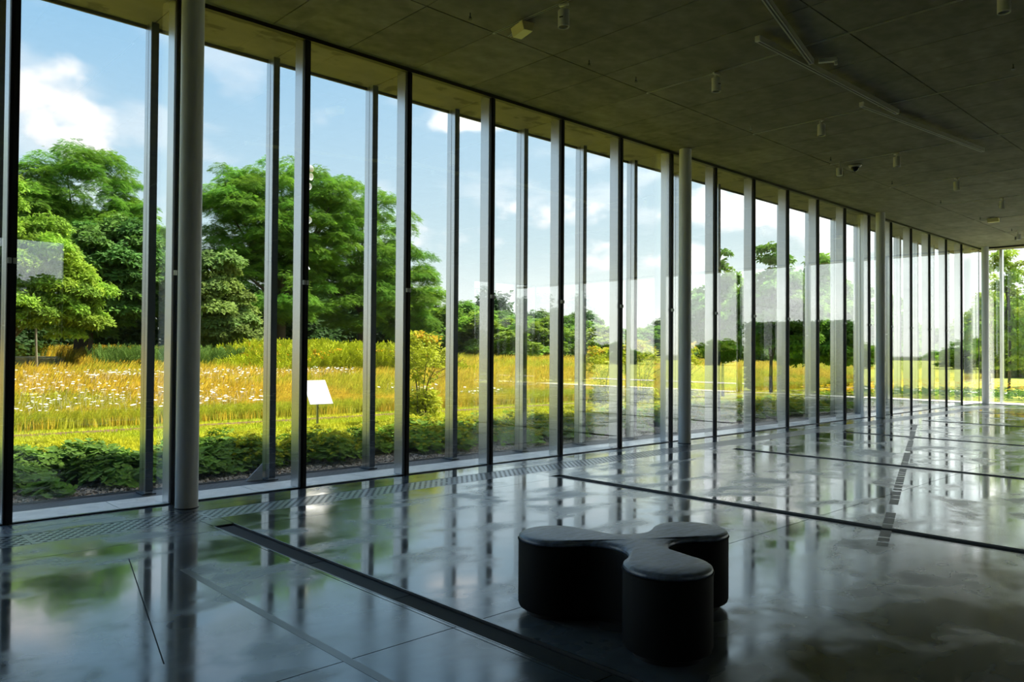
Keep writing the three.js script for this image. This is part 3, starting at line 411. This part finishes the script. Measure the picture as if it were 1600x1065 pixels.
// far trees along the end of the meadow, three kinds copied along the row
{
  const protos = [[[0, 0.62, 0, 0.42, 0.36, 0.42, 56], [0.18, 0.4, 0.1, 0.34, 0.3, 0.34, 30], [-0.2, 0.36, 0.1, 0.32, 0.3, 0.3, 12]], [[0, 0.5, 0, 0.4, 0.34, 0.4, 18], [0.25, 0.3, 0.1, 0.32, 0.28, 0.32, 12], [-0.22, 0.32, 0, 0.34, 0.28, 0.3, 12], [0.04, 0.8, 0, 0.18, 0.2, 0.18, 6]], [[0, 0.35, 0, 0.36, 0.3, 0.36, 16], [0, 0.62, 0, 0.28, 0.26, 0.28, 12], [0, 0.86, 0, 0.15, 0.16, 0.15, 7]]];
  const H0 = 6, made = [], cols = [green3, [0.20, 0.37, 0.045], [0.17, 0.25, 0.10], [0.33, 0.42, 0.06]];
  const far = [[42.1, -51.0, 5.6, 3.2], [39.4, -45.3, 4.5, 3.0], [44.7, -48.6, 4.9, 3.4], [59.2, -59.6, 6.2, 3.2], [42.8, -44.8, 4.1, 2.8], [46.1, -44.5, 4.1, 2.9], [54.5, -50.3, 4.9, 3.0], [66.2, -58.6, 6.4, 3.0], [50.7, -42.9, 4.1, 2.6], [56.4, -45.8, 3.9, 3.2], [60.9, -47.0, 3.9, 3.0], [60.5, -44.7, 4.0, 3.2], [73.4, -51.8, 5.5, 3.4], [65.0, -43.1, 4.4, 3.2], [69.9, -44.0, 4.9, 3.4], [75.3, -44.4, 4.8, 4.0], [77.6, -42.3, 4.9, 4.0], [82.1, -40.8, 4.9, 4.2], [82.9, -37.3, 5.0, 4.2], [87.8, -35.5, 4.8, 4.2], [88.3, -32.3, 5.0, 4.0], [88.4, -29.4, 4.6, 4.0], [88.6, -26.4, 4.8, 4.0], [72.8, -19.4, 6.2, 3.4], [69.7, -16.7, 6.6, 3.6], [91.5, -23.7, 5.3, 4.0]];
  const kinds = [0, 1, 0, 2, 1, 2, 0, 2, 1, 0, 1, 0, 2, 1, 0, 1, 0, 1, 0, 1, 0, 1, 0, 1, 0, 1], hues = [1, 0, 1, 2, 0, 0, 1, 2, 3, 1, 0, 1, 2, 0, 1, 0, 1, 1, 0, 1, 0, 1, 1, 0, 0, 1], kindWord = ['round-crowned', 'bushy', 'slender pointed'], hueWord = ['bright green', 'mid green', 'grey-green', 'yellowish green'];
  const cache = {};
  const put = (x, z, top, w, kind, hue, label, group, yaw) => {
    const key = kind + '_' + hue, y = gy(x, z), sy = Math.max(3.5, top - y) / H0 / 1.04; let t = cache[key];
    if (!t) { t = cache[key] = tree('far_tree', label, group, x, z, 200 + kind * 7 + hue, protos[kind].map(([a, b, c, d, e, f, n]) => [a * 5, b * H0 * 0.9, c * 5, d * 5, e * H0, f * 5, n]), { geo: G.broadFar, color: cols[hue], lift: 2.4, clump: 0.55, leaves: 84, size: 0.55, trunk: 1.8, radius: 0.14, limbs: 2 }); }
    else { t = t.clone(); t.name = numbered('far_tree'); scene.add(t); tag(t, label, 'tree', group); }
    t.position.set(x, y - 0.5 * sy, z); t.rotation.y = yaw; t.scale.set(w / 2.4, sy, w / 2.4);
  };
  far.forEach(([x, z, top, w], i) => put(x, z, top * 1.22, w * (i < 14 ? 1.35 : 1.12), kinds[i], hues[i], `${kindWord[kinds[i]]} ${hueWord[hues[i]]} far tree, ${i < 20 ? ORD[i] : ['twenty-first', 'twenty-second', 'twenty-third', 'twenty-fourth', 'twenty-fifth', 'twenty-sixth'][i - 20]} along the horizon row from the large trees`, 'far trees along the end of the meadow', i * 1.7));
  const r = rng(31);
  for (let i = 0; i < 10; i++) put(104 + 6 * Math.sin(i * 2.1), 4 + i * 12, 4.4 + 1.2 * r(), 4.6, i % 2, i % 2, 'leafy tree outside the end window, seen only as a reflection in the glass', 'trees beyond the end window', i);
  for (let i = 0; i < 8; i++) put(-4 + i * 6.2, 46 + 5 * Math.sin(i * 1.3), 5.5 + 2 * r(), 3.8, i % 2, (i + 1) % 2, 'leafy tree outside the rear window, seen only as a reflection in the glass', 'trees beyond the rear window', i);
}
{
  const r = rng(83), it = []; for (let i = 0; i < 9000; i++) { const q = r(), az = (37 + 41 * q) / 57.3, d = 66 + 16 * q + 3 * Math.sin(q * 60) + r() * 3, x = d * Math.sin(az), z = -d * Math.cos(az), t = 0.6 + 0.7 * r(), top = 1.9 + 0.7 * Math.sin(q * 90) + 0.5 * Math.sin(q * 37); it.push([x, gy(x, z) + top * r(), z, r() * 6.3, r() - 0.5, r() - 0.5, 0.9 + 0.6 * r(), 0.15 * t, 0.26 * t, 0.045 * t]); }
  tag(instanced('scrub', G.broadFar, foliageM, it), 'low green scrub under the row of far trees', 'undergrowth');
}
// young trees planted along the building on the right
const youngGreen = [0.20, 0.38, 0.04], young = 'young trees planted beside the building';
[[22.05, -11.8, 3.05, 1.35, 1.6, youngGreen, 'young dark green round-crowned tree with a bare trunk close to the glass', 21], [23.9, -14.6, 2.9, 1.3, 1.7, youngGreen, 'young tree with a ragged top right of the second column', 22], [26.6, -12.6, 2.75, 1.5, 1.7, youngGreen, 'young leafy tree second beyond the close dark green one', 23], [29.6, -13.2, 2.6, 1.5, 1.6, youngGreen, 'young leafy tree third beyond the close dark green one', 24], [33.5, -14, 2.5, 1.6, 1.6, youngGreen, 'young tree seen just right of the third column', 25], [39.5, -15, 2.6, 1.6, 1.7, youngGreen, 'young tree standing before the bright reflected sky', 26], [45, -16.5, 2.4, 1.8, 1.7, youngGreen, 'small dark young tree with a thin trunk near the corner', 27]].forEach(([x, z, y, rx, ry, c, lab, s]) => tree('young_tree', lab, young, x, z, s, [[0, y - 0.18, 0, rx * 0.92, ry * 0.85, rx * 0.92, 70], [0.1, y + ry * 0.8, 0, rx * 0.25, ry * 0.6, rx * 0.25, 9], [0, y - ry * 0.45, 0.1, rx * 0.9, ry * 0.5, rx * 0.9, 40]], { geo: G.broad, color: c, round: true, clump: 0.32, leaves: 40, size: 1, trunk: 1.7, radius: 0.055, limbs: 5 }));
tree('young_tree', 'tall sparse young tree right of the end fin, with yellow-green leaves', young, 36.6, -9.1, 28, [[0, 1.9, 0, 0.8, 1.2, 0.8, 60], [0.1, 3.5, 0.1, 0.75, 0.9, 0.7, 20], [0.3, 4.9, 0, 0.9, 0.9, 0.9, 16], [-0.4, 5.2, 0, 0.6, 0.8, 0.5, 9]], { geo: G.broad, color: [0.36, 0.5, 0.05], clump: 0.26, leaves: 18, size: 0.8, trunk: 4.6, radius: 0.05, limbs: 5 });
tree('young_tree', 'leafy young tree between the farthest column and the end fin', young, 42, -11.2, 29, [[0, 2.2, 0, 1.1, 1.6, 1.1, 30], [0, 4.0, 0, 0.6, 0.9, 0.6, 9]], { geo: G.broad, color: [0.34, 0.48, 0.05], clump: 0.36, leaves: 30, size: 0.9, trunk: 3, radius: 0.05, limbs: 4 });
tree('young_tree', 'bushy light green tree at the right edge of the picture', young, 47, -9.5, 30, [[0, 2.4, 0, 1.8, 1.8, 1.8, 44], [1.2, 1.6, 0, 1.4, 1.3, 1.4, 20]], { geo: G.broad, color: [0.32, 0.47, 0.05], clump: 0.45, leaves: 40, size: 1.1, trunk: 2, radius: 0.07, limbs: 4 });
// multi-stemmed garden shrubs on the lawn
function shrub(x, z, h, seed, label) {
  const r = rng(seed), t = thing('garden_shrub', label, 'shrub', [x, gy(x, z), z], 0, 'multi-stemmed shrubs on the lawn'), stems = [], it = [];
  for (let k = 0; k < 7; k++) { const a = k * 0.9 + r(), s = 0.14 + 0.25 * r(), top = h * (0.7 + 0.3 * r()), ex = s * 2.2 * Math.cos(a), ez = s * 2.2 * Math.sin(a); stems.push(limb([[0.1 * Math.cos(a), -0.05, 0.1 * Math.sin(a)], [0.12 * Math.cos(a), top * 0.5, 0.12 * Math.sin(a)], [ex * 0.8, top, ez * 0.8]], 0.012, 0.004, 5));
    for (let j = 0; j < 3; j++) stems.push(limb([[ex * 0.4, top * (0.6 + 0.1 * j), ez * 0.4], [ex * 0.9 + 0.15 * (r() - 0.5), top * (0.7 + 0.1 * j), ez * 0.9], [ex * 1.4 + 0.3 * (r() - 0.5), top * (0.8 + 0.1 * j), ez * 1.4 + 0.3 * (r() - 0.5)]], 0.006, 0.002, 4)); }
  for (let i = 0; i < 950; i++) { const low = r() < 0.45, a = r() * 6.28, q = r(), e = Math.sqrt(r()) * (low ? 0.46 - 0.2 * q : 0.3 + 0.3 * Math.sin(q * 3)), y = low ? 0.08 + 0.95 * q : h * (0.5 + 0.52 * q), tip = y > h * 0.92 && r() < 0.25, t2 = 0.8 + 0.4 * r(); if (y > h * 0.36 && y < h * 0.62 && r() < 0.85) continue; if (noise3(e * Math.cos(a) * 4 + seed, y * 5, e * Math.sin(a) * 4) < (low ? 0.38 : 0.5)) continue; it.push([e * Math.cos(a), y, e * Math.sin(a), r() * 6.3, r() - 0.7, r() - 0.5, 0.9 + 0.6 * r(), (tip ? 0.62 : 0.42) * t2, (tip ? 0.40 : 0.46) * t2, 0.03 * t2]); }
  mesh('stems', merge(stems), barkM, t); instanced('foliage', G.small, foliageM, it, t);
}
shrub(10.13, -13.6, 1.95, 41, 'young multi-stemmed yellow-green shrub on the lawn right of the fourth window fin');
shrub(14.9, -11.3, 1.85, 42, 'yellow-green shrub on the lawn left of the second column');
shrub(18.3, -12.4, 1.9, 43, 'yellow-green shrub with orange tips just right of the second column');
shrub(17.0, -14.2, 1.7, 44, 'small yellow shrub partly hidden by the second column');
for (const [x, z] of [[10.13, -13.6], [14.9, -11.3]]) { const g = new THREE.CircleGeometry(0.45, 24); g.rotateX(-Math.PI / 2); const m = structure('planting_bed', planar(g, 0.5), soilM); m.position.set(x, gy(x, z) + 0.012, z); }

// low planting along the foot of the building
{
  const r = rng(51), leaves = [], lime = [], yellow = [];
  for (let c = 0; c < 385; c++) {
    const x = -7 + r() * 36, z = -9.45 - r() * 1.25, lush = x > 4.2, R = 0.26 + 0.14 * r(), hgt = (lush ? 0.25 : 0.22) + 0.12 * r() + (z < -9.9 ? 0.06 : 0), t0 = 0.75 + 0.5 * r();
    if (x < 3.4 && z > -9.75 && r() < 0.55) continue;
    for (let i = 0; i < 110; i++) { const a = r() * 6.28, e = Math.sqrt(r()), t = t0 * (0.75 + 0.5 * r()), y = hgt * (1 - e * e * 0.75) * (0.25 + 0.75 * Math.sqrt(r())); leaves.push([x + R * 1.25 * e * Math.cos(a), 0.02 + y, z + R * 1.25 * e * Math.sin(a), -a + r() - 0.5, -0.5 * e + 0.3 * (r() - 0.5), r() - 0.5, (lush ? 0.62 : 0.8) * (0.7 + 0.5 * r()), (lush ? 0.19 : 0.13) * t, (lush ? 0.33 : 0.25) * t, 0.03 * t]); }
    if (x > 4.2 || r() < 0.15) for (let i = 0; i < (x > 22 ? 20 : 110); i++) { const a = r() * 6.28, e = Math.sqrt(r()), t = 0.8 + 0.4 * r(); lime.push([x + R * 1.3 * e * Math.cos(a), 0.03 + hgt * (1.02 - e * e * 0.7) + 0.05 * r(), z + R * 1.3 * e * Math.sin(a), r() * 6.3, r() - 0.5, r() - 0.5, 0.42 + 0.35 * r(), 0.44 * t, 0.44 * t, 0.02 * t]); }
  }
  for (let i = 0; i < 2600; i++) { const x = r() < 0.5 ? 22.5 + r() * 7 : 30.2 + r() * 3.6, z = x > 30 ? -11 + r() * 12 : -9.5 - r() * 1.6, t = 0.8 + 0.4 * r(); yellow.push([x, 0.32 + 0.3 * r(), z, r() * 6.3, 0.5 * (r() - 0.5), 0.5 * (r() - 0.5), 0.7 + 0.5 * r(), (r() < 0.2 ? 0.8 : 0.85) * t, (r() < 0.2 ? 0.36 : 0.62) * t, 0.02]); leaves.push([x, 0.05 + 0.25 * r(), z, r() * 6.3, r() - 0.5, r() - 0.5, 0.7, 0.1 * t, 0.22 * t, 0.03 * t]); }
  tag(instanced('border_leaves', G.lobed, foliageM, leaves), 'low dark green scalloped leaves of the border along the building', 'plants');
  tag(instanced('border_flowers', tuftLeaves(9, 0.05, 0.03, 9), foliageM, lime), 'lime green frothy flower heads on the low border', 'flowers');
  const petals = []; for (let k = 0; k < 9; k++) { const g = leaflet(0.05, 0.02); g.rotateY(k * 0.7); petals.push(g); }
  tag(instanced('yellow_flowers', merge(petals), foliageM, yellow), 'golden yellow daisies in the beds near the end window', 'flowers');
  { const it = []; for (let i = 0; i < 90; i++) { const a = r() * 6.28, e = Math.sqrt(r()) * 0.16, t = 0.8 + 0.4 * r(); it.push([e * Math.cos(a), 0.03 + 0.14 * r() * (1 - e * 4), e * Math.sin(a), -a, -0.3, r() - 0.5, 0.7, 0.13 * t, 0.27 * t, 0.03 * t]); } const t = thing('border_plant', 'small single leafy clump on the gravel left of the second outer fin', 'plant', [2.02, -0.01, -9.16]); instanced('foliage', G.lobed, foliageM, it, t); const st = []; for (let k = 0; k < 6; k++) st.push(limb([[0, -0.02, 0], [0.03 * Math.cos(k), 0.05, 0.03 * Math.sin(k)], [0.1 * Math.cos(k), 0.1, 0.1 * Math.sin(k)]], 0.004, 0.002, 4, 3)); mesh('stems', merge(st), barkM, t); }
  const peb = new THREE.IcosahedronGeometry(0.018, 0); peb.scale(1, 0.6, 0.8); const ps = [];
  for (let i = 0; i < 16000; i++) { const t = 0.4 + 0.7 * r(); ps.push([-1 + r() * 30, -0.012 + 0.008 * r(), -8.93 - r() * 0.75, r() * 6.3, r(), r(), 0.5 + r(), 0.42 * t, 0.36 * t, 0.29 * t]); }
  tag(instanced('gravel', peb, std({ roughness: 0.95 }), ps), 'pale brown gravel between the steel edging and the plants', 'gravel');
  // clipped hedge just outside the end window, beyond the picture but mirrored in the glass
  const hd = []; for (let i = 0; i < 7000; i++) { const t = 0.7 + 0.6 * r(); hd.push([30.5 + r() * 1.0, 0.1 + r() * 2.8, -2.6 + r() * 4.5, r() * 6.3, r() - 0.6, r() - 0.5, 1.1, dark[0] * t, dark[1] * t, dark[2] * t]); }
  tag(instanced('hedge', G.broad, foliageM, hd), 'clipped dark hedge outside the end window, mirrored in the glass', 'hedge');
  const hr = []; for (let i = 0; i < 20000; i++) { const t = 0.7 + 0.6 * r(), x = r() < 0.5 ? 2 + r() * 9 : 23 + r() * 12, top = 4.2 + 0.5 * Math.sin(x * 1.7) + 0.3 * Math.sin(x * 4.1); hr.push([x, 0.1 + r() * top, 14.2 + r() * 1.2, r() * 6.3, r() - 0.6, r() - 0.5, 1.2, dark[0] * t, dark[1] * t, dark[2] * t]); }
  tag(instanced('hedge', G.broad, foliageM, hr), 'tall loose hedge outside the rear windows, mirrored in the glass', 'hedge');
}
// meadow: tall leaning grasses, white umbels, feathery herbs
{
  const r = rng(61);
  const tuft = (n, h, w, lean, heads, seed) => { const q = rng(seed), l = []; for (let i = 0; i < n; i++) { const a = q() * 6.28, d = 0.05 + 0.1 * q(), hh = h * (0.6 + 0.5 * q()), bx = Math.cos(a) * d, bz = Math.sin(a) * d, lx = bx + lean * (0.5 + q()) * hh + 0.2 * hh * (q() - 0.5), lz = bz + 0.25 * hh * (q() - 0.5), c = Math.cos(a) * w, s = Math.sin(a) * w, mx = bx + (lx - bx) * 0.35, mz = bz + (lz - bz) * 0.35;
    l.push(poly([[bx - s, 0, bz + c], [bx + s, 0, bz - c], [mx - s * 0.8, hh * 0.6, mz + c * 0.8], [mx + s * 0.8, hh * 0.6, mz - c * 0.8], [lx, hh, lz]], [[0, 1, 2], [1, 3, 2], [2, 3, 4]]));
    if (heads && i % 2 === 0) l.push(poly([[lx - 0.012, hh * 0.98, lz], [lx + 0.01, hh * 1.0, lz + 0.012], [lx + 0.06 * (lean > 0 ? 1 : 0.3), hh * 1.16, lz], [lx + 0.012, hh * 0.98, lz - 0.012]], [[0, 1, 2], [0, 2, 3]])); }
    const g = merge(l), nn = g.attributes.normal; for (let i = 0; i < nn.count; i++) { const v = new THREE.Vector3(nn.getX(i), Math.abs(nn.getY(i)) + 0.7, nn.getZ(i)).normalize(); nn.setXYZ(i, v.x, v.y, v.z); } return g; };
  const tall = tuft(16, 0.72, 0.006, 0.22, true, 71), low = tuft(14, 0.24, 0.006, 0.15, false, 72), blade = tuft(9, 0.055, 0.004, 0.1, false, 73);
  const gold = [], soft = [], white = [], herbs = [], orange = [], mown = [];
  const inView = (x, z) => { const az = Math.atan2(x, -z) * 57.3; return az > -24 && az < 79; };
  for (let i = 0; i < 900000 && gold.length < 68000; i++) {
    const z = -16.9 - Math.pow(r(), 1.7) * 43, x = -16 + r() * 126; if (!inView(x, z)) continue;
    const d = Math.hypot(x, z), keep = Math.min(1, (21 / d) ** 2 * 1.15); if (r() > keep) continue;
    const patch = fbm3(x * 0.22, 1, z * 0.3, 4), edge = sstep(-18.4, -16.9, z), tint = 0.55 + 0.75 * r(), s = (0.75 + 0.3 * r()) * (0.45 + 0.55 * sstep(-17, -25, z)), gr = Math.min(1, sstep(0.5, 0.68, patch) * 0.6 + edge * 0.35 + (r() < 0.2 ? 0.5 : 0) + 0.25 * sstep(12, 18, x)), big2 = Math.max(1, d / 34);
    if (x > -2 && x < 12 && z < -32 && x < 3 - z * 0.17) continue;
    gold.push([x, gy(x, z), z, (r() - 0.5) * 1.4, 0, 0, s * big2 ** 0.5, (0.50 + (0.27 - 0.50) * gr) * tint, (0.33 + (0.31 - 0.33) * gr) * tint, (0.02 + (0.01 - 0.02) * gr) * tint, s]);
  }
  for (let i = 0; i < 15000; i++) { const z = -16.75 - Math.pow(r(), 1.6) * 16, x = -8 + r() * 69; if (!inView(x, z)) continue; const t = 0.8 + 0.4 * r(), k = r(); soft.push([x, gy(x, z), z, r() * 6.3, 0, 0, 0.8 + 0.5 * r(), (0.24 + 0.22 * k) * t, (0.28 + 0.02 * k) * t, 0.015 * t]); }
  const umbel = (() => { const l = []; for (let k = 0; k < 8; k++) { const g = new THREE.CircleGeometry(0.017, 6); g.rotateX(-Math.PI / 2); g.translate(k ? 0.032 * Math.cos(k * 0.9) : 0, k ? -0.006 : 0.004, k ? 0.032 * Math.sin(k * 0.9) : 0); l.push(g); } l.push(limb([[0, -0.5, 0], [0.01, -0.25, 0.01], [0, -0.004, 0]], 0.003, 0.002, 4, 3)); return merge(l.map((g) => { const q = g.index ? g.toNonIndexed() : g; q.deleteAttribute('uv'); return q; })); })();
  for (let i = 0; i < 2600; i++) { const z = -17.2 - Math.pow(r(), 1.1) * 9, x = 1 + r() * 15; if (fbm3(x * 0.3, 9, z * 0.4, 3) < 0.42 + 0.014 * Math.max(0, x - 6)) continue; white.push([x, gy(x, z) + 0.74 * (0.45 + 0.55 * sstep(-17, -25, z)) + 0.16 * r(), z, r() * 6.3, (r() - 0.5) * 0.5, (r() - 0.5) * 0.5, 0.45 + 0.55 * r(), 0.75, 0.74, 0.68]); }
  const feather = pinnate(0.5, 7, 0.13); feather.rotateZ(1.2);
  for (let i = 0; i < 9500; i++) { const x = 13.5 + r() * 11, z = -27.5 - r() * 9, top = 1.15 * (0.75 + 0.5 * fbm3(x * 0.35, 2, z * 0.3, 3)) * sstep(13, 16.5, x) * sstep(24.5, 20, x), t = 0.75 + 0.5 * r(); herbs.push([x, gy(x, z) + top * Math.sqrt(r()), z, r() * 6.3, r() * 0.6 - 0.2, r() - 0.5, 0.8 + 0.5 * r(), 0.38 * t, 0.43 * t, 0.015 * t]); if (i % 11 === 0) orange.push([x, gy(x, z) + top + 0.3, z, r() * 6.3, 0, 0, 1 + r(), 0.75 * t, 0.42 * t, 0.02]); }
  for (let i = 0; i < 1500; i++) { const x = 9.3 + r() * 8, z = -33.5 - r() * 3 * Math.abs(Math.sin(i)), t = 0.7 + 0.5 * r(); herbs.push([x, gy(x, z) + 0.9 * r(), z, r() * 6.3, r() * 0.6, r() - 0.5, 0.9, 0.14 * t, 0.24 * t, 0.04 * t]); }
  for (let i = 0; i < 62000; i++) { const z = -10.7 - r() * 6, x = -6 + Math.pow(r(), 1.3) * 41; if (z < -15.75 && z > -16.3) continue; const p = fbm3(x * 0.8, 3, z * 1.2, 3), t = 0.85 + 0.35 * r(); mown.push([x, gy(x, z) - 0.005, z, r() * 6.3, 0, 0, 0.8 + 0.6 * r(), (0.40 + 0.2 * (p - 0.5)) * t, (0.42 + 0.05 * (p - 0.5)) * t, 0.02 * t]); }
  tag(instanced('meadow_grass', tall, grassM, gold), 'tall golden dry grass of the meadow leaning to the right', 'grass');
  tag(instanced('green_grass', low, grassM, soft), 'lower green grass and herbs mixed into the meadow edge', 'grass');
  tag(instanced('lawn_grass', blade, grassM, mown), 'short mown grass of the lawn behind the border', 'grass');
  tag(instanced('white_flowers', umbel, std({ roughness: 0.8, side: THREE.DoubleSide }), white), 'flat white flower heads scattered over the golden meadow', 'flowers');
  tag(instanced('tall_herbs', feather, grassM, herbs), 'feathery yellow-green herbs in front of the large trees', 'plants');
  tag(instanced('orange_flowers', tuftLeaves(7, 0.07, 0.05, 19), foliageM, orange), 'small orange flower heads on top of the feathery herbs', 'flowers');
}

// ============================================================ outside: made things
{
  const t = thing('lectern_sign', 'white sloping sign panel on a thin metal post on the lawn', 'sign', [6.29, gy(6.29, -11.25), -11.25]);
  mesh('post', merge([box(-0.014, 0.014, -0.1, 0.72, -0.014, 0.014), box(-0.1, 0.1, 0.70, 0.712, -0.02, 0.02)]), M.steelTrim, t);
  const p = rbox(0.41, 0.018, 0.46, 0.004); p.rotateX(0.95); p.translate(0, 0.89, 0); mesh('panel', p, M.white, t);
}
{
  const x = 17.55, z = -33, y0 = gy(x, z), t = thing('lamp_mast', 'tall mast with round floodlights hidden behind the third window fin', 'lamp mast', [x, y0, z]);
  mesh('pole', cyl(0.05, 0.09, 10.3 - y0, 0, (10.3 - y0) / 2, 0, 14), M.curb, t);
  const bowl = lathe([[0.001, -0.16], [0.06, -0.15], [0.12, -0.08], [0.165, 0.02], [0.17, 0.03], [0.155, 0.03], [0.11, -0.04], [0.001, -0.06]], 28); bowl.rotateX(Math.PI / 2);
  [[0.34, 10.15, 1.9, -0.5], [0.35, 9.78, 0.4, 0.1], [0.24, 9.3, 0.1, 0.05], [0.25, 7.72, -0.1, 0.05]].forEach(([dx, y, ry, rx]) => { const g = bowl.clone(); g.rotateX(rx); g.rotateY(ry); const m = mesh('floodlight', g, M.lamp, t); m.position.set(dx, y - y0, 0.1); mesh('bracket', box(-dx, 0.02, -0.015, 0.015, -0.11, -0.08), M.lamp, m); });
  const hook = new THREE.CatmullRomCurve3([[0, 5.5 - y0, 0.06], [0.12, 5.75 - y0, 0.08], [0.26, 5.7 - y0, 0.08], [0.3, 5.5 - y0, 0.08]].map((p) => new THREE.Vector3(...p))); mesh('hook_lamp', mergeGeometries([new THREE.TubeGeometry(hook, 16, 0.022, 8), cyl(0.03, 0.09, 0.12, 0.3, 5.46 - y0, 0.08, 16)]), M.white, t);
}
{ const t = thing('concrete_block', 'long low grey concrete block far off in the meadow before the tree row', 'block', [56, gy(56, -34), -34], 0.2); mesh('block', rbox(2.6, 0.9, 0.9, 0.03, 0, 0.45, 0), paveM, t); mesh('cap', rbox(2.7, 0.08, 1.0, 0.02, 0, 0.92, 0), paveM, t); }
structure('kerb', box(3, 19, gy(10, -52) - 0.3, gy(10, -52) + 0.1, -52.2, -52), paveM);

renderer.render(scene, camera);
